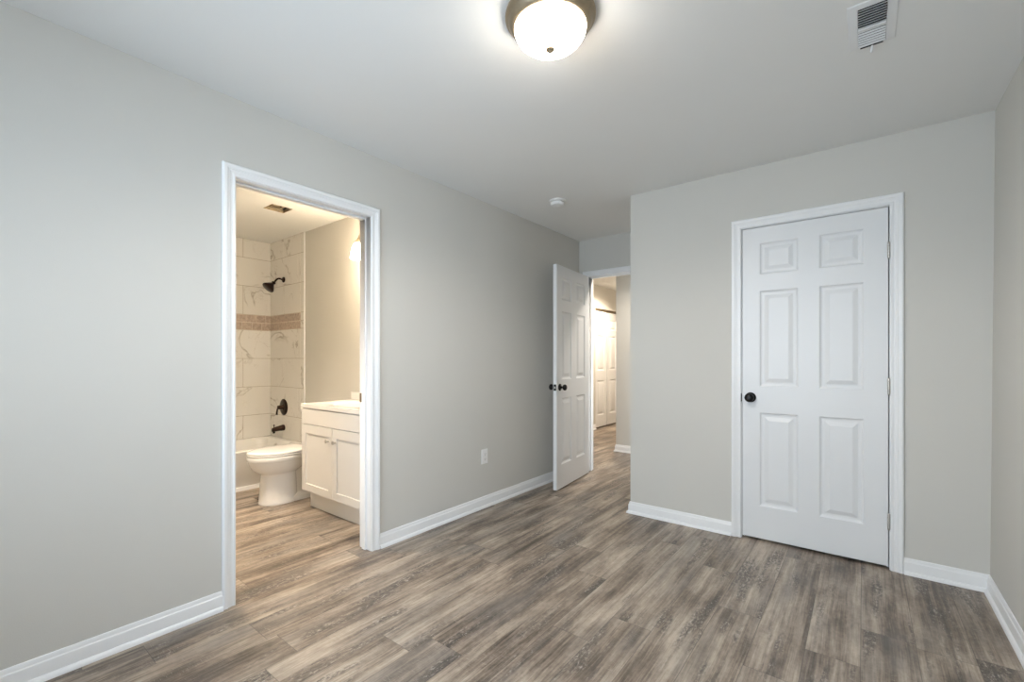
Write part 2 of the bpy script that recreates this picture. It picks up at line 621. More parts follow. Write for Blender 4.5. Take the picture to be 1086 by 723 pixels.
# hall shell
w = MB().box(HXC, HX1, HY1, HY1 + TH, 0, H).box(HXC, HXC + TH, HY1 + TH, HYE, 0, H).build('wall_hall_corner', M['wall'])
struct(w, 'cream lit hall wall corner seen through the open doorway', 'wall')
w = MB().box(HX0, HXW, HYO, HYO + TH, 0, H)
BF = (6.872, 7.802, 2.060)
w.box(HXW - TH, HXW, HYO + TH, BF[0], 0, H).box(HXW - TH, HXW, BF[1], HYE, 0, H).box(HXW - TH, HXW, BF[0], BF[1], BF[2], H)
w.box(HXW - 0.7, HXW - 0.6, HYO + TH, HYE, 0, H)
struct(w.build('wall_hall_closet', M['wall']), 'cream hall wall around the white folding closet door', 'wall')
w = MB().box(HXW - 0.7, HXC + TH, HYE, HYE + TH, 0, H).build('wall_hall_end', M['wall'])
struct(w, 'wall closing the far end of the hall', 'wall')
w = MB().box(HX0 - TH, HX0, YH, HYO + TH, 0, H).box(HX1, HX1 + TH, YH, WIN_H[0], 0, H).box(HX1, HX1 + TH, WIN_H[1], HY1 + TH, 0, H) \
    .box(HX1, HX1 + TH, WIN_H[0], WIN_H[1], 0, WIN_H[2]).box(HX1, HX1 + TH, WIN_H[0], WIN_H[1], WIN_H[3], H).build('wall_hall_sides', M['wall'])
struct(w, 'walls closing the two ends of the cross hall', 'wall')

# ------------------------------------------------------------------ baseboards (with shoe moulding)
BB = [(0, 0.0), (0.0255, 0.0), (0.025, 0.007), (0.0225, 0.0135), (0.018, 0.018), (0.0125, 0.020), (0.0125, 0.062), (0.0115, 0.067),
      (0.0085, 0.071), (0.0075, 0.076), (0.0070, 0.082), (0.0045, 0.0875), (0.0, 0.088)]


def baseboard(name, path, label):
    mb = MB().sweep(BB, path, lambda a, b_, h: (a, b_, h))
    return struct(mb.build(name, M['trim'], smooth=True, angle=25), label, 'baseboard')


# travel so that the room lies to the left of the path
CW = 0.057                                    # casing width
RV = 0.004                                    # reveal of the jamb
baseboard('baseboard_left', [(0, BD[0] - RV - CW), (0, YB)], 'white baseboard left of the bathroom doorway')
baseboard('baseboard_left_far', [(0, YH), (0, BD[1] + RV + CW)], 'white baseboard between the bathroom doorway and open hall door')
baseboard('baseboard_closet', [(CD[0] - RV - CW, YC), (XCL, YC), (XCL, YH)], 'white baseboard wrapping the corner left of the closet door')
baseboard('baseboard_right', [(XR0, YB), (XR0, YC), (CD[1] + RV + CW, YC)], 'white baseboard turning the corner right of the closet door')
baseboard('baseboard_hall', [(HX1, HY1), (HXC, HY1), (HXC, HYE)], 'white baseboard around the hall wall corner')
baseboard('baseboard_hall_far', [(HXW, BF[0]), (HXW, HYO), (HX0, HYO)], 'white baseboard left of the folding closet door')
baseboard('baseboard_hall_end', [(HXW, HYE), (HXW, BF[1])], 'white baseboard beyond the folding closet door')

# ------------------------------------------------------------------ door casings and jambs
CAS = [(0, 0), (0, 0.009), (0.003, 0.0115), (0.010, 0.0115), (0.013, 0.0095), (0.022, 0.0105), (0.027, 0.013), (0.032, 0.013),
       (0.036, 0.0165), (0.041, 0.018), (0.051, 0.018), (0.054, 0.016), (0.057, 0.0125), (0.057, 0)]


def casing(name, s0, s1, top, to3d, label):
    """architrave around an opening; local s runs to the viewer's right, t is up"""
    path = [(s1 + RV, 0), (s1 + RV, top + RV), (s0 - RV, top + RV), (s0 - RV, 0)]
    prof = [(-o, d) for o, d in CAS]
    mb = MB().sweep(prof, path, to3d)
    return struct(mb.build(name, M['trim'], smooth=True, angle=20), label, 'door casing')


# bathroom: viewer looks along -x, right = +y
casing('trim_1', BD[0], BD[1], BD[2], lambda s, t, h: (h, s, t), 'white casing around the bathroom doorway')
jb = MB()
jb.box(-TH, 0, BD[0] - JT, BD[0], 0, BD[2] + JT).box(-TH, 0, BD[1], BD[1] + JT, 0, BD[2] + JT).box(-TH, 0, BD[0], BD[1], BD[2], BD[2] + JT)
ST = (-0.078, -0.042)
jb.box(ST[0], ST[1], BD[0], BD[0] + .011, 0, BD[2]).box(ST[0], ST[1], BD[1] - .011, BD[1], 0, BD[2]).box(ST[0], ST[1], BD[0] + .011, BD[1] - .011, BD[2] - .011, BD[2])
jam = struct(jb.build('trim_2', M['trim'], bevel=0.0015), 'white jamb boards and stop lining the bathroom doorway', 'door jamb')
tag(MB().box(-0.1125, -0.0845, BD[1] - 0.0022, BD[1], 0.915, 0.972).build('strike_plate', M['antique'], jam, bevel=0.001), 'small brass coloured strike plate')

# closet: viewer looks along +y, right = +x
cs = casing('trim_3', CD[0], CD[1], CD[2], lambda s, t, h: (s, YC - h, t), 'white casing around the closed closet door')
jb = MB()
jb.box(CD[0] - JT, CD[0], YC, YC + TH, 0, CD[2] + JT).box(CD[1], CD[1] + JT, YC, YC + TH, 0, CD[2] + JT).box(CD[0], CD[1], YC, YC + TH, CD[2], CD[2] + JT)
jb.box(CD[0], CD[0] + .011, YC + .042, YC + .075, 0, CD[2]).box(CD[1] - .011, CD[1], YC + .042, YC + .075, 0, CD[2])
jb.box(CD[0] + .011, CD[1] - .011, YC + .042, YC + .075, CD[2] - .011, CD[2])
jam = struct(jb.build('trim_4', M['trim'], bevel=0.001), 'white jamb boards around the closed closet door', 'door jamb')
sp_ = MB().loft([rrect(-0.0065, 0.0065, -0.028, 0.028, 0.006, z, 5) for z in (0, 0.002)])
spo = sp_.build('strike_plate', M['black'], jam, smooth=True)
spo.matrix_local = T(CD[0] - 0.0055, YC - 0.0045, 0.932) @ RX(PI / 2)
tag(spo, 'small black strike plate lip')

# hall doorway (seen from the bedroom) and its jambs
casing('trim_5', HD[0], HD[1], HD[2], lambda s, t, h: (s, YH - h, t), 'pale casing above the open hall doorway')
jb = MB()
jb.box(HD[0] - JT, HD[0], YH, YH + TH, 0, HD[2] + JT).box(HD[1], HD[1] + JT, YH, YH + TH, 0, HD[2] + JT).box(HD[0], HD[1], YH, YH + TH, HD[2], HD[2] + JT)
jb.box(HD[0], HD[0] + .011, YH + .040, YH + .075, 0, HD[2]).box(HD[1] - .011, HD[1], YH + .040, YH + .075, 0, HD[2])
jb.box(HD[0] + .011, HD[1] - .011, YH + .040, YH + .075, HD[2] - .011, HD[2])
struct(jb.build('trim_6', M['trim'], bevel=0.001), 'white jamb boards lining the open hall doorway', 'door jamb')

# ------------------------------------------------------------------ panelled doors


def door_mesh(w, h, t, cols, rows, depth=0.0100, m1=0.016, m2=0.012, m3=0.024):
    """moulded panel door leaf: x 0..w, front face y=0, back y=t, z 0..h; raised fields in every col x row on both faces"""
    mb = MB()
    xs = [0] + [a for c in cols for a in c] + [w]
    zs = [0] + [a for r in rows for a in r] + [h]
    for face in (0, 1):
        yy = (lambda d: d) if face == 0 else (lambda d: t - d)
        for a in range(len(xs) - 1):
            for c in range(len(zs) - 1):
                x0, x1, z0, z1 = xs[a], xs[a + 1], zs[c], zs[c + 1]
                if a % 2 == 1 and c % 2 == 1:
                    steps = [(0, 0), (0.003, 0.0012), (m1 * .55, depth * .75), (m1, depth), (m1 + m2, depth), (m1 + m2 + m3, 0.0012), (m1 + m2 + m3 + .002, 0.0008)]
                    rings = [[(x0 + i, yy(d), z0 + i), (x1 - i, yy(d), z0 + i), (x1 - i, yy(d), z1 - i), (x0 + i, yy(d), z1 - i)] for i, d in steps]
                    mb.loft(rings, False, True)
                else:
                    mb.add([(x0, yy(0), z0), (x1, yy(0), z0), (x1, yy(0), z1), (x0, yy(0), z1)], [(0, 1, 2, 3)])
    for k in range(len(zs) - 1):
        for x in (0, w):
            mb.add([(x, 0, zs[k]), (x, t, zs[k]), (x, t, zs[k + 1]), (x, 0, zs[k + 1])], [(0, 1, 2, 3)])
    for k in range(len(xs) - 1):
        for z in (0, h):
            mb.add([(xs[k], 0, z), (xs[k + 1], 0, z), (xs[k + 1], t, z), (xs[k], t, z)], [(0, 1, 2, 3)])
    return mb


ROWS = [(0.210, 0.821), (0.989, 1.614), (1.719, 1.925)]
COLS = [(0.100, 0.316), (0.4225, 0.6385)]
DW, DH, DT = 0.7455, 2.027, 0.035
KNOB = [(0.0, 0.0), (0.0325, 0.0), (0.0325, 0.004), (0.029, 0.0085), (0.0135, 0.011), (0.0105, 0.016), (0.0105, 0.030), (0.014, 0.034), (0.023, 0.038),
        (0.0275, 0.045), (0.0282, 0.052), (0.0255, 0.060), (0.018, 0.0655), (0.0105, 0.067), (0.0095, 0.0655), (0.0, 0.0655)]


def knob(parent, x, z, side, t=DT):
    mb = MB().lathe(KNOB, n=36)
    k = mb.build('door_knob', M['black'], parent, smooth=True, angle=50)
    k.matrix_local = (T(x, 0, z) @ RX(PI / 2)) if side == 0 else (T(x, t, z) @ RX(-PI / 2))
    tag(k, 'round black knob with rosette')
    return k


def hinge(parent, x, y, z, L=0.089):
    mb = MB()
    r = 0.0068
    for k in range(5):
        a = z - L / 2 + L * k / 5
        mb.lathe([(0, a + .0004), (r * .93, a + .0004), (r, a + .0012), (r, a + L / 5 - .0012), (r * .93, a + L / 5 - .0004), (0, a + L / 5 - .0004)], T(x, y, 0), 20)
    mb.lathe([(0, z + L / 2), (r * .75, z + L / 2), (r * .6, z + L / 2 + .003), (0, z + L / 2 + .004)], T(x, y, 0), 20)
    mb.lathe([(0, z - L / 2 - .004), (r * .6, z - L / 2 - .003), (r * .75, z - L / 2), (0, z - L / 2)], T(x, y, 0), 20)
    h = mb.build('hinge', M['nickel'], parent, smooth=True, angle=40)
    return tag(h, 'satin metal hinge barrel')


d1 = door_mesh(DW, DH, DT, COLS, ROWS).build('door_1', M['door'])
d1.location = (CD[0] + 0.0035, YC + 0.003, 0.0182)
struct(d1, 'closed white six panel closet door with black knob', 'door')
knob(d1, 0.049, 0.917, 0)
for zz in (1.800, 1.031, 0.270):
    hinge(d1, DW + 0.0025, -0.0062, zz - 0.0182)

# hall door, swung into the room: hinge edge at the left jamb of the hall doorway
DWO = 0.762
COLO = [(0.104, 0.322), (0.440, 0.658)]
d2 = door_mesh(DWO, DH, DT, COLO, ROWS).build('door_2', M['door'])
A = Vector((0.240, 3.4105))                    # free edge, face towards the room
B = Vector((0.1535, 4.1675))                   # hinge edge
ang = math.atan2(B.y - A.y, B.x - A.x)
d2.location = (A.x, A.y, 0.012)
d2.rotation_euler = (0, 0, ang)
struct(d2, 'white six panel hall door standing open into the bedroom', 'door')
knob(d2, 0.062, 0.920, 0)
knob(d2, 0.062, 0.920, 1)
lp = MB().loft([rrect(-0.0125, 0.0125, -0.0285, 0.0285, 0.004, z, 5) for z in (0, 0.0018)]).build('latch_plate', M['black'], d2, smooth=True)
lp.matrix_local = T(0, DT / 2, 0.920) @ RZ(-PI / 2) @ RX(PI / 2)
tag(lp, 'black latch plate on the door edge')
lb = MB().box(-0.006, 0.0, DT / 2 - .0065, DT / 2 + .0065, 0.912, 0.928).build('latch_bolt', M['nickel'], d2, bevel=0.002)
tag(lb, 'bright metal latch bolt')

# folding closet door in the hall
bf = empty('door_3', (HXW, BF[0], 0))
bf.rotation_euler = (0, 0, PI / 2)
struct(bf, 'white folding closet door glimpsed at the end of the hall', 'door')
BROWS = [(0.20, 0.80), (0.97, 1.58), (1.68, 1.87)]
for k in range(2):
    lf = door_mesh(0.447, 1.995, 0.030, [(0.095, 0.352)], BROWS, depth=0.010).build('door_leaf', M['door'], bf, smooth=True, angle=12)
    lf.location = (0.004 + k * 0.476, 0.012, 0.022)
trk = MB().box(0.0, 0.93, 0.005, 0.05, 2.026, BF[2]).build('header_track', M['antique'], bf, bevel=0.002)
tag(trk, 'dull metal door track under the opening')

# ------------------------------------------------------------------ bedroom ceiling lamp
LX, LY = 1.495, 1.382
cl = empty('ceiling_light', (LX, LY, H))
tag(cl, 'lit flush mount dome ceiling light with bronze pan at top centre', 'ceiling light')
pan = MB().lathe([(0, 0), (0.158, 0), (0.162, -0.004), (0.165, -0.012), (0.165, -0.018), (0.160, -0.024), (0.155, -0.027), (0.152, -0.034), (0.146, -0.044), (0.139, -0.052),
                  (0.134, -0.055), (0.129, -0.055), (0.127, -0.050), (0.10, -0.048), (0, -0.048)], n=72)
pan.build('pan', M['antique'], cl, smooth=True, angle=50)
dome = []
R0, D0 = 0.131, 0.076
for k in range(15):
    a = k / 14 * PI / 2
    dome.append((R0 * math.cos(a) ** 0.92 if k < 14 else 0, -0.052 - D0 * math.sin(a)))
MB().lathe([(0, -0.050)] + dome, n=64).build('glass_dome', M['lamp_glass'], cl, smooth=True, angle=60)
zb = -0.052 - D0
MB().lathe([(0, zb + .006), (0.0165, zb + .004), (0.0175, zb + .001), (0.0165, zb - .004), (0.012, zb - .008), (0.008, zb - .010), (0.006, zb - .013), (0, zb - .014)], n=28) \
    .build('finial', M['antique'], cl, smooth=True)

lamp = add_light('ceiling_lamp_light', 'SPOT', (LX, LY, H - 0.175), LAMP_W, (1.0, 0.95, 0.89), shadow_soft_size=0.10, spot_size=math.radians(172), spot_blend=0.5)

# ------------------------------------------------------------------ smoke detector
sd = empty('smoke_detector', (0.480, 3.045, H))
tag(sd, 'small round white smoke detector on the ceiling', 'smoke detector')
MB().lathe([(0, 0), (0.066, 0), (0.066, -0.007), (0.063, -0.011), (0.050, -0.012), (0, -0.012)], n=48).build('base', M['plastic'], sd, smooth=True)
MB().lathe([(0, -0.0122), (0.047, -0.0122), (0.047, -0.0165), (0.056, -0.0170), (0.057, -0.020), (0.0555, -0.031), (0.050, -0.038), (0.040, -0.041), (0.016, -0.042),
            (0.015, -0.0405), (0.0, -0.0405)], n=48).build('body', M['plastic'], sd, smooth=True)

# ------------------------------------------------------------------ ceiling register
av = empty('air_vent', (2.4245, 2.1635, H))
tag(av, 'white rectangular ceiling air vent with louvres and lever', 'air vent')
VX, VY = 0.0730, 0.1455


def rect(x0, x1, y0, y1, z):
    return [(x0, y0, z), (x1, y0, z), (x1, y1, z), (x0, y1, z)]


fr = MB()
bx, banks = 0.0415, [(-0.116, 0.004), (0.016, 0.134)]
fr.loft([rect(-VX, VX, -VY, VY, 0), rect(-VX + .002, VX - .002, -VY + .002, VY - .002, -.003), rect(-VX + .010, VX - .010, -VY + .010, VY - .010, -.0045),
         rect(-bx - .002, bx + .002, banks[0][0] - .002, banks[1][1] + .002, -.0055), rect(-bx, bx, banks[0][0], banks[1][1], -.002)], False, False)
fr.box(-bx, bx, banks[0][1], banks[1][0], -.0105, -.002)
fr.build('frame', M['vent'], av, smooth=True, angle=15)
MB().box(-bx, bx, banks[0][0], banks[1][1], -.0018, -.0008).build('dark_backing', M['dark'], av)  # flat dark sheet standing in for the shaded duct opening
for b_, tilt in zip(banks, (-1, 1)):
    lv = MB()
    nL = 8 if tilt < 0 else 7
    for k in range(nL):
        yc = b_[0] + (k + 0.5) * (b_[1] - b_[0]) / nL
        dy = (0.0042 if tilt < 0 else 0.0022) * tilt
        lv.add([(sx, yc + s * dy + e, -0.0058 - s * (0.0044 if tilt < 0 else 0.0024)) for sx in (-bx, bx) for s in (-1, 1) for e in (-.0006, .0006)],
               [(0, 1, 3, 2), (4, 6, 7, 5), (0, 2, 6, 4), (1, 5, 7, 3), (0, 4, 5, 1), (2, 3, 7, 6)])
    lv.build('louver_bank', M['vent'], av)
MB().tube([(0.002, banks[1][1] + .004, -.008), (0.002, banks[1][1] + .008, -.016), (0.000, banks[1][1] + .013, -.022), (-0.002, banks[1][1] + .015, -.030)],
          [.0035, .004, .0045, .004]).build('lever', M['vent'], av, smooth=True)
MB().box(-bx + .006, bx - .006, banks[1][1] + .0035, banks[1][1] + .0065, -.0085, -.0046).build('lever_slot', M['dark'], av)

# ------------------------------------------------------------------ wall outlet
ol = empty('wall_outlet', (0, 2.707, 0.406))
tag(ol, 'white wall outlet cover low on the left wall', 'outlet')
pl = MB()
pl.loft([[(x, a, z) for a, z in q] for x, q in (
    (0, [(-.0365, -.0585), (.0365, -.0585), (.0365, .0585), (-.0365, .0585)]),
    (0.004, [(-.0365, -.0585), (.0365, -.0585), (.0365, .0585), (-.0365, .0585)]),
    (0.0065, [(-.033, -.055), (.033, -.055), (.033, .055), (-.033, .055)]))])
pl.build('cover_plate', M['plastic'], ol, bevel=0.001)
for s in (-1, 1):
    rc = MB().loft([[(h, a, c) for a, c, _ in rrect(-.0165, .0165, s * .020 - .0135, s * .020 + .0135, .008, 0, 6)] for h in (.006, .0085)])
    ro_ = rc.build('receptacle', M['plastic'], ol, smooth=True)
    MB().box(.0080, .0088, -.0075, -.0055, s * .020 - .002, s * .020 + .006).box(.0080, .0088, .0055, .0075, s * .020 - .002, s * .020 + .006) \
        .lathe([(0, 0.0078), (.0024, 0.0078), (.0024, 0.0088), (0, .0088)], T(0, 0, s * .020 - .0075) @ RY(PI / 2), 14).build('slots', M['dark'], ro_)
MB().lathe([(0, .0060), (.0032, .0060), (.0030, .0074), (0, .0076)], RY(PI / 2), 16).build('screw', M['nickel'], ol, smooth=True)

# ------------------------------------------------------------------ BATHROOM: tiling
TZ0 = 0.356
ZR = [(TZ0, 0.596), (0.596, 0.895), (0.895, 1.194), (1.194, 1.494), (1.656, 1.956), (1.956, 2.252), (2.252, H)]
BAND = [(1.494, 1.575), (1.575, 1.656)]
TX1 = -1.972                                     # right end of the tiling on the plumbing wall


def tiling(name, length, to3d, seeds, first, label, end_col=False):
    """tiles laid from s=0; to3d(s, depth, z)"""
    mb = MB()
    cols = []
    g = 0.0019

    def tile(s0, s1, z0, z1, mi):
        p = [(s0 + g, z0 + g), (s1 - g, z0 + g), (s1 - g, z1 - g), (s0 + g, z1 - g)]
        b = 0.0012
        q = [(s0 + g + b, z0 + g + b), (s1 - g - b, z0 + g + b), (s1 - g - b, z1 - g - b), (s0 + g + b, z1 - g - b)]
        n0 = len(mb.f)
        mb.loft([[to3d(s, .002, z) for s, z in p], [to3d(s, .0082, z) for s, z in p], [to3d(s, .009, z) for s, z in q]], False, True, mi)
        c = [seeds.random() for _ in range(3)]
        cols.extend([c] * (len(mb.f) - n0))
    full = length - (0.07 if end_col else 0)
    for r, (z0, z1) in enumerate(ZR):
        s = -first if r % 2 == 0 else -first - 0.305
        while s < full - 0.001:
            a, b = max(0, s), min(full, s + 0.61)
            if b - a > 0.01:
                tile(a, b, z0, z1, 0)
            s += 0.61
        if end_col:
            tile(full, length, z0, z1, 0)
    for r, (z0, z1) in enumerate(BAND):
        s = -0.04 * r
        while s < full - 0.001:
            a, b = max(0, s), min(full, s + 0.0975)
            if b - a > 0.006:
                tile(a, b, z0 + .0015, z1 - .0015, 1)
            s += 0.0975
        if end_col:
            tile(full, length, z0, z1, 0)
    n0 = len(mb.f)
    mb.loft([[to3d(s, d, z) for s, z in ((0, TZ0), (length, TZ0), (length, H - .0005), (0, H - .0005))] for d in (0.0, 0.0075)], True, True, 2)
    cols.extend([[0, 0, 0]] * (len(mb.f) - n0))
    n0 = len(mb.f)
    mb.loft([[to3d(s, d, z) for s, z in ((0, BAND[0][0]), (full, BAND[0][0]), (full, BAND[1][1]), (0, BAND[1][1]))] for d in (0.0, 0.0078)], True, True, 3)
    cols.extend([[0, 0, 0]] * (len(mb.f) - n0))
    me = bpy.data.meshes.new(name)
    me.from_pydata(mb.v, [], mb.f)
    for m in (M['tile'], M['mosaic'], M['grout'], M['pale_grout']):
        me.materials.append(m)
    me.polygons.foreach_set('material_index', mb.mi)
    at = me.color_attributes.new('tile_seed', 'FLOAT_COLOR', 'CORNER')
    for p, c in zip(me.polygons, cols):
        for li in p.loop_indices:
            at.data[li].color = (*c, 1)
    o = bpy.data.objects.new(name, me)
    COL.objects.link(o)
    import bmesh
    bm = bmesh.new()
    bm.from_mesh(me)
    bmesh.ops.recalc_face_normals(bm, faces=bm.faces)
    bm.to_mesh(me)
    bm.free()
    return struct(o, label, 'tiling')


# long wall of the tub: s runs from the plumbing corner towards the viewpoint
tiling('wall_tub_tiling', BY1 - BY0, lambda s, d, z: (BX0 + d, BY1 - s, z), random.Random(3), 0.61 - (BY1 - 1.966),
       'cream marble look tiles with taupe mosaic band behind the bathtub', False)
tiling('wall_shower_tiling', TX1 - BX0, lambda s, d, z: (BX0 + s, BY1 - d, z), random.Random(12), 0.30,
       'cream marble look tiles with taupe mosaic band under the shower head', True)
struct(MB().box(TX1, TX1 + 0.011, BY1 - 0.013, BY1, 0.0, H - .0005).build('trim_7', M['trim'], bevel=0.003), 'thin white edge strip beside the shower tiles', 'edge trim')

# ------------------------------------------------------------------ exhaust fan housing in the bathroom ceiling
ef = empty('exhaust_fan', ((EX[0] + EX[1]) / 2, (EX[2] + EX[3]) / 2, H))
tag(ef, 'uncovered metal exhaust fan housing in the bathroom ceiling', 'exhaust fan')
ex, ey = (EX[1] - EX[0]) / 2, (EX[3] - EX[2]) / 2
hb = MB()
hb.box(-ex, -ex + .002, -ey, ey, -.001, .13).box(ex - .002, ex, -ey, ey, -.001, .13).box(-ex, ex, -ey, -ey + .002, -.001, .13).box(-ex, ex, ey - .002, ey, -.001, .13)
hb.box(-ex, ex, -ey, ey, .05, .052)
hb.build('housing', M['housing'], ef)
MB().lathe([(0, .012), (.026, .012), (.030, .017), (.030, .050), (0, .050)], T(.030, -.035, 0), 28).build('fan_motor', M['housing'], ef, smooth=True)
MB().box(-ex + .004, ex - .012, .012, .030, .004, .010).box(-.05, -.02, -.06, .05, .006, .011).build('mounting_strap', M['housing'], ef, bevel=.001)
MB().box(-.035, .015, .034, .066, .012, .05).build('wiring_box', M['dark'], ef, bevel=.003)

# ------------------------------------------------------------------ bathtub
tub = empty('bathtub', ((BX0 - 1.99) / 2, (BY0 + BY1) / 2, 0))
tag(tub, 'white alcove bathtub behind the toilet', 'bathtub')
tcx, tcy = tub.location.x, tub.location.y
hx, hy = (-1.992 - BX0) / 2 - .002, (BY1 - BY0) / 2 - .003
def tr(i0, i1, i2, r, z):
    """ring inset i0 on the apron side, i1 on the wall side, i2 at both ends"""
    return rrect(-hx + i1, hx - i0, -hy + i2, hy - i2, r, z, 6)
tb = MB()
tb.loft([tr(.030, 0, 0, .004, 0.0), tr(.030, 0, 0, .004, .045), tr(.022, 0, 0, .004, .055), tr(.008, 0, 0, .004, .33), tr(0.0, 0, 0, .006, .345), tr(.002, 0, 0, .008, .353), tr(.010, .002, .002, .012, .3565),
         tr(.050, .030, .055, .09, .3565), tr(.058, .038, .063, .10, .353), tr(.066, .044, .072, .11, .340), tr(.085, .062, .110, .12, .20), tr(.105, .085, .16, .13, .09),
         tr(.135, .115, .20, .12, .065), tr(.25, .23, .40, .05, .060)], False, True)
tb.build('shell', M['acrylic'], tub, smooth=True, angle=40)
yend = BY1 - tcy - .003
def end_y(z):
    return hy - (.072 + (.340 - z) / .14 * .038)
ov = MB().lathe([(0, 0), (.033, 0), (.033, .004), (.028, .008), (0, .009)], n=28).build('overflow_plate', M['nickel'], tub, smooth=True)
ov.matrix_local = T(-2.40 - tcx, end_y(.29) - 0.001, .285) @ RX(PI / 2 - .25)
MB().sweep([(0, 0), (-0.019, 0), (-0.0185, .010), (-.014, .030), (-.008, .034), (0, .034)], [(hx - .030, -hy), (hx - .030, hy)], lambda a, b_, h: (a, b_, h)).build('base_moulding', M['trim'], tub, smooth=True)

# ------------------------------------------------------------------ shower fittings
sh = empty('shower', (-2.392, BY1 - .009, 2.020))
tag(sh, 'dark bronze shower head on a curved arm high on the tiles', 'shower head')
MB().lathe([(0, 0), (.030, 0), (.030, .004), (.024, .012), (.014, .016), (0, .016)], RX(PI / 2), 32).build('flange', M['bronze'], sh, smooth=True)
arm = [(0, -.010, 0)] + [(0, -.025 - .075 * t, .012 * math.sin(t * PI) - .045 * t * t) for t in [k / 10 for k in range(11)]]
MB().tube(arm, .0095, 16).build('arm', M['bronze'], sh, smooth=True)
hd = MB().lathe([(r * 1.18, h * 1.15) for r, h in ((0, 0), (.010, 0), (.016, .004), (.017, .014), (.012, .020), (.018, .028), (.034, .048), (.048, .068), (.052, .078), (.051, .084), (.046, .087), (0, .087))], n=40) \
    .build('spray_head', M['bronze'], sh, smooth=True, angle=50)
hd.matrix_local = T(0, -.096, -.037) @ RX(PI - .75) @ RZ(0)

va = empty('shower_valve', (-2.392, BY1 - .009, .685))
tag(va, 'round dark bronze shower valve with lever between shower head and spout', 'shower valve')
MB().lathe([(0, 0), (.086, 0), (.086, .003), (.080, .008), (.060, .011), (.034, .013), (.030, .022), (0, .022)], RX(PI / 2), 48).build('escutcheon', M['bronze'], va, smooth=True)
MB().lathe([(0, .020), (.024, .020), (.022, .050), (.019, .062), (.012, .066), (0, .066)], RX(PI / 2), 28).tube([(0, -.056, 0), (-.012, -.060, -.020), (-.020, -.062, -.052), (-.021, -.062, -.078)], [.009, .0085, .009, .010]) \
    .build('lever_handle', M['bronze'], va, smooth=True)

ts = empty('tub_spout', (-2.392, BY1 - .009, .470))
tag(ts, 'dark bronze tub spout above the bathtub rim', 'tub spout')
spr = []
for t, ry, rz, z in ((0, .031, .031, 0), (.012, .032, .032, 0), (.045, .028, .028, -.003), (.085, .024, .024, -.008), (.105, .023, .024, -.011), (.116, .021, .021, -.014), (.120, .014, .014, -.016)):
    spr.append([(ry * math.cos(2 * PI * k / 24), -t, z + rz * math.sin(2 * PI * k / 24)) for k in range(24)])
MB().loft(spr).lathe([(0, 0), (.012, 0), (.011, .03), (0, .031)], T(0, -.100, -.048), 20).build('spout_body', M['bronze'], ts, smooth=True, angle=50)
MB().lathe([(0, 0), (.004, 0), (.004, .018), (.008, .021), (.008, .030), (.004, .034), (0, .034)], T(0, -.100, .008), 18).build('diverter_knob', M['bronze'], ts, smooth=True)

# ------------------------------------------------------------------ toilet (faces -y)
TXC = -1.470
tl = empty('toilet', (TXC, 1.77, 0))
tag(tl, 'white toilet between the bathtub and the vanity', 'toilet')


def oval(hxf, yf, yb, z, n=40, pw=2.0, yc=0.0, back=1.0):
    """egg outline: front tip at yc-yf, back at yc+yb"""
    pts = []
    for k in range(n):
        a = 2 * PI * k / n
        c, s = math.cos(a), math.sin(a)
        p = 2.0 / pw if s < 0 else 2.0 / (pw * back)
        x = hxf * math.copysign(abs(c) ** p, c)
        y = (yf if s < 0 else yb) * math.copysign(abs(s) ** p, s)
        pts.append((x, yc + y, z))
    return pts


bw = MB()
bw.loft([oval(.130, .155, .140, 0.0, pw=2.3), oval(.131, .156, .142, .010, pw=2.3), oval(.127, .152, .138, .020, pw=2.3), oval(.123, .148, .135, .08, pw=2.3), oval(.117, .142, .132, .18, pw=2.25),
         oval(.114, .139, .132, .236, pw=2.2), oval(.117, .144, .140, .246, pw=2.15), oval(.126, .160, .156, .254), oval(.142, .186, .180, .269), oval(.158, .209, .202, .292), oval(.171, .226, .216, .322), oval(.180, .237, .226, .352), oval(.181, .238, .227, .356),
         oval(.186, .244, .232, .362), oval(.187, .245, .233, .390), oval(.182, .240, .228, .398),
         oval(.135, .190, .16, .398), oval(.125, .180, .15, .385), oval(.10, .14, .12, .30), oval(.05, .07, .06, .26)], True, True)
bw.build('bowl', M['porcelain'], tl, smooth=True, angle=60)
tw = MB()
tw.loft([rrect(-.120, .120, .02, .36, .06, 0, 6), rrect(-.121, .121, .02, .361, .06, .028, 6), rrect(-.108, .108, .02, .345, .05, .045, 6), rrect(-.075, .075, .03, .33, .05, .06, 6), rrect(-.066, .066, .05, .33, .05, .18, 6),
         rrect(-.078, .078, .06, .40, .05, .27, 6), rrect(-.125, .125, .10, .455, .05, .345, 6), rrect(-.150, .150, .12, .465, .05, .385, 6), rrect(-.150, .150, .12, .465, .05, .398, 6)], True, True)
tw.build('trapway', M['porcelain'], tl, smooth=True, angle=60)
st_ = MB()
st_.loft([oval(.181, .240, .215, .3995, back=1.4), oval(.185, .244, .218, .402, back=1.4), oval(.185, .244, .218, .412, back=1.4), oval(.181, .240, .215, .4155, back=1.4), oval(.118, .165, .12, .4155), oval(.112, .160, .115, .412), oval(.112, .160, .115, .402), oval(.118, .165, .12, .3995)], False, False)
n_ = 40
k_ = len(st_.v) - n_
st_.f += [(i, (i + 1) % n_, k_ + (i + 1) % n_, k_ + i) for i in range(n_)]
st_.mi += [0] * n_
st_.build('seat', M['porcelain'], tl, smooth=True, angle=60)
ld = MB()
ld.loft([oval(.180, .239, .214, .4175, back=1.4), oval(.185, .244, .218, .420, back=1.4), oval(.185, .244, .218, .428, back=1.4), oval(.178, .237, .212, .4335, back=1.4), oval(.150, .205, .185, .437, back=1.3), oval(.07, .10, .09, .440)], True, True)
ld.box(-.085, -.055, .205, .245, .402, .428).box(.055, .085, .205, .245, .402, .428)
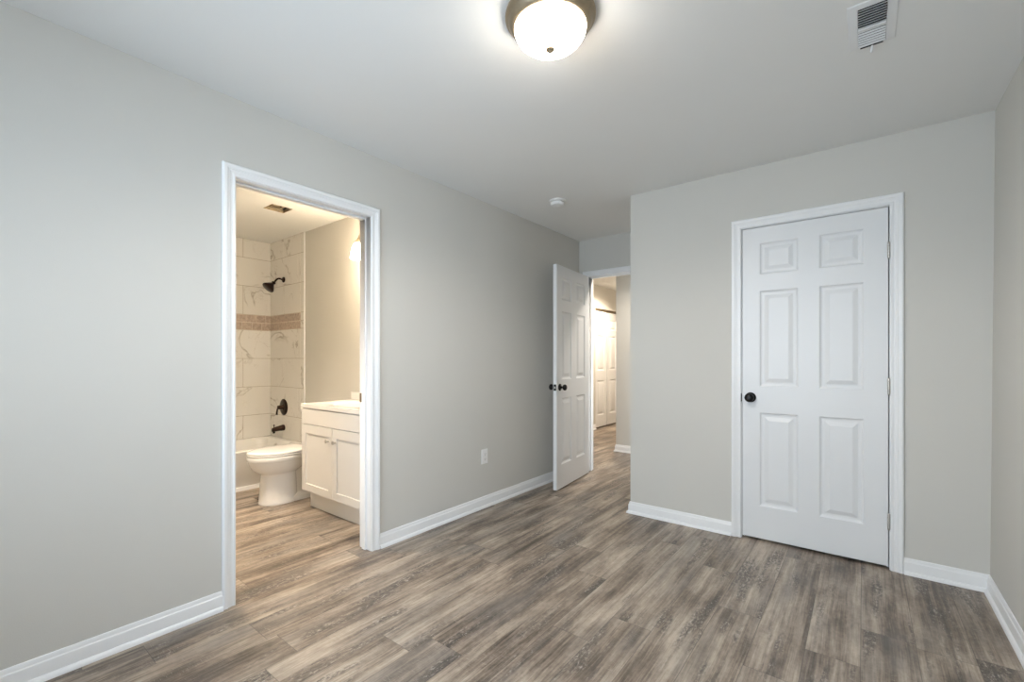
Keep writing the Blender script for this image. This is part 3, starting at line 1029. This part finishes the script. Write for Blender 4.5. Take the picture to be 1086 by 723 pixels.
ld.build('lid', M['porcelain'], tl, smooth=True, angle=60)
tk = MB()
tk.loft([rrect(-.165, .165, .285, .455, .035, .400, 6), rrect(-.172, .172, .280, .460, .035, .43, 6), rrect(-.186, .186, .270, .466, .035, .70, 6), rrect(-.187, .187, .270, .466, .035, .715, 6)])
tk.build('tank', M['porcelain'], tl, smooth=True, angle=50)
MB().loft([rrect(-.188, .188, .266, .468, .035, .716, 6), rrect(-.192, .192, .262, .470, .035, .722, 6), rrect(-.192, .192, .262, .470, .035, .740, 6), rrect(-.186, .186, .268, .466, .033, .748, 6)]).build('tank_lid', M['porcelain'], tl, smooth=True, angle=50)
MB().lathe([(0, 0), (.013, 0), (.013, .008), (0, .010)], T(-.13, .272, .66) @ RX(PI / 2), 20).tube([(-.13, .260, .66), (-.10, .252, .657), (-.06, .252, .652)], [.006, .0055, .007]).build('flush_lever', M['nickel'], tl, smooth=True)

# ------------------------------------------------------------------ vanity cabinet and its top
VX0, VX1, VYF = -1.129, -0.237, 1.790
vc = empty('vanity_cabinet', ((VX0 + VX1) / 2, (VYF + BY1) / 2, 0))
tag(vc, 'white two door bathroom vanity cabinet with shaker doors', 'cabinet')
ox, oy = vc.location.x, vc.location.y
vb = MB()
va0, va1, vb0, vb1 = VX0 - ox, VX1 - ox, VYF + .019 - oy, BY1 - .002 - oy
vb.box(va0, va0 + .016, vb0, vb1, .145, .804).box(va1 - .016, va1, vb0, vb1, .145, .804)
vb.box(va0 + .016, va1 - .016, vb1 - .006, vb1, .145, .804).box(va0 + .016, va1 - .016, vb0, vb1 - .006, .145, .161)
vb.box(va0 + .016, va1 - .016, vb0, vb0 + .016, .700, .804).box(va0 + .016, va1 - .016, vb0, vb0 + .016, .650, .700)
vb.build('body', M['cabinet'], vc, bevel=.001)
MB().box(VX0 + .002 - ox, VX1 - .002 - ox, VYF + .072 - oy, BY1 - .01 - oy, 0, .145).build('toe_kick', M['cabinet'], vc)
sx_ = -0.6835
MB().box(VX0 + .0015 - ox, VX1 - .0015 - ox, VYF - oy, VYF + .0185 - oy, .678, .797).build('drawer_front', M['cabinet'], vc, bevel=.0015)


def shaker(x0, x1, z0, z1, y0, rail=.057, top=.068):
    mb = MB()
    t = .0185
    mb.loft([[(x0, y0 + t, z0), (x1, y0 + t, z0), (x1, y0 + t, z1), (x0, y0 + t, z1)],
             [(x0, y0 + .001, z0), (x1, y0 + .001, z0), (x1, y0 + .001, z1), (x0, y0 + .001, z1)],
             [(x0 + .001, y0, z0 + .001), (x1 - .001, y0, z0 + .001), (x1 - .001, y0, z1 - .001), (x0 + .001, y0, z1 - .001)],
             [(x0 + rail - .0015, y0, z0 + rail - .0015), (x1 - rail + .0015, y0, z0 + rail - .0015), (x1 - rail + .0015, y0, z1 - top + .0015), (x0 + rail - .0015, y0, z1 - top + .0015)],
             [(x0 + rail, y0 + .0015, z0 + rail), (x1 - rail, y0 + .0015, z0 + rail), (x1 - rail, y0 + .0015, z1 - top), (x0 + rail, y0 + .0015, z1 - top)],
             [(x0 + rail, y0 + .009, z0 + rail), (x1 - rail, y0 + .009, z0 + rail), (x1 - rail, y0 + .009, z1 - top), (x0 + rail, y0 + .009, z1 - top)]], True, True)
    return mb


for k, (a, b_) in enumerate(((VX0 + .0015, sx_ - .0015), (sx_ + .0015, VX1 - .0015))):
    dr = shaker(a - ox, b_ - ox, .151, .673, VYF - oy).build('door', M['cabinet'], vc)
    kx = (sx_ - .047 if k == 0 else sx_ + .047) - ox
    kn = MB().lathe([(0, 0), (.007, 0), (.0055, .006), (.0055, .013), (.010, .017), (.0135, .021), (.0138, .024), (.012, .0275), (0, .029)], n=28).build('knob', M['nickel'], dr, smooth=True)
    kn.matrix_local = T(kx, VYF - oy, .577) @ RX(PI / 2)
    tag(kn, 'small satin metal knob')

tx0, tx1, ty0, ty1 = VX0 - .002, VX1 + .002, VYF - .005, BY1 - .002
vt = empty('washbasin', ((tx0 + tx1) / 2, (ty0 + ty1) / 2, .805))
tag(vt, 'white washbasin slab with oval bowl and backsplash on the vanity cabinet', 'washbasin')
hx_, hy_ = (tx1 - tx0) / 2, (ty1 - ty0) / 2
NB = 64


def ring_rect(z, i=0):
    pts = []
    for k in range(NB):
        a = 2 * PI * k / NB
        c, s = math.cos(a), math.sin(a)
        q = min((hx_ - i) / max(abs(c), 1e-9), (hy_ - i) / max(abs(s), 1e-9))
        pts.append((c * q, s * q, z))
    # snap the nearest points to the corners
    for cx_, cy_ in ((1, 1), (-1, 1), (-1, -1), (1, -1)):
        a = math.atan2(cy_ * (hy_ - i), cx_ * (hx_ - i)) % (2 * PI)
        pts[round(a / (2 * PI) * NB) % NB] = (cx_ * (hx_ - i), cy_ * (hy_ - i), z)
    return pts


def ring_oval(a_, b2, z, yo=-.02):
    return [(a_ * math.cos(2 * PI * k / NB), yo + b2 * math.sin(2 * PI * k / NB), z) for k in range(NB)]


vtm = MB().loft([ring_rect(0), ring_rect(.029), ring_rect(.0305, .0015), ring_oval(.225, .165, .0305), ring_oval(.218, .158, .027), ring_oval(.205, .145, .0), ring_oval(.16, .11, -.06), ring_oval(.09, .06, -.085), ring_oval(.02, .02, -.088)], False, True)
vtm.build('counter', M['counter'], vt, smooth=True, angle=30)
MB().box(-hx_, hx_, hy_ - .020, hy_, .0300, .098).build('backsplash', M['counter'], vt, bevel=.004)

# ------------------------------------------------------------------ vanity light: bar with three lit shades
vl = empty('vanity_light', (sx_, BY1, 2.20))
tag(vl, 'bathroom wall sconce with lit frosted bell shade beside the doorway', 'wall light')
VLX = [-0.138, 0.06, 0.258]
MB().loft([rrect(-.20 + .06, .20 + .06, -.055, .055, .02, z, 6) for z in (0, .012)] + [rrect(-.19 + .06, .19 + .06, -.045, .045, .02, .022, 6)]) \
    .build('backplate', M['antique'], vl, smooth=True, angle=40).matrix_local = RX(PI / 2)
for x in VLX:
    pts = [(x + .020, -.015, .000)]
    for k in range(9):
        t = k / 8
        pts.append((x + .020 * (1 - t) ** 2, -.02 - .125 * t, .055 * math.sin(t * PI * .95) * (1 - .1 * t) - .030 * t * t))
    pts.append((x, -.147, -.050))
    MB().tube(pts, .0068, 14).build('arm', M['antique'], vl, smooth=True)
    MB().lathe([(0, -.030), (.010, -.032), (.012, -.042), (.020, -.050), (.028, -.062), (.029, -.072), (0, -.072)], T(x, -.147, 0), 28).build('socket_cup', M['antique'], vl, smooth=True)
    MB().lathe([(.022, -.0725), (.034, -.080), (.044, -.100), (.053, -.130), (.060, -.165), (.064, -.200), (.060, -.203), (.0555, -.165), (.049, -.130), (.040, -.102), (.030, -.084), (.018, -.078)], T(x, -.147, 0), 36) \
        .build('shade', M['shade_glass'], vl, smooth=True, angle=60)
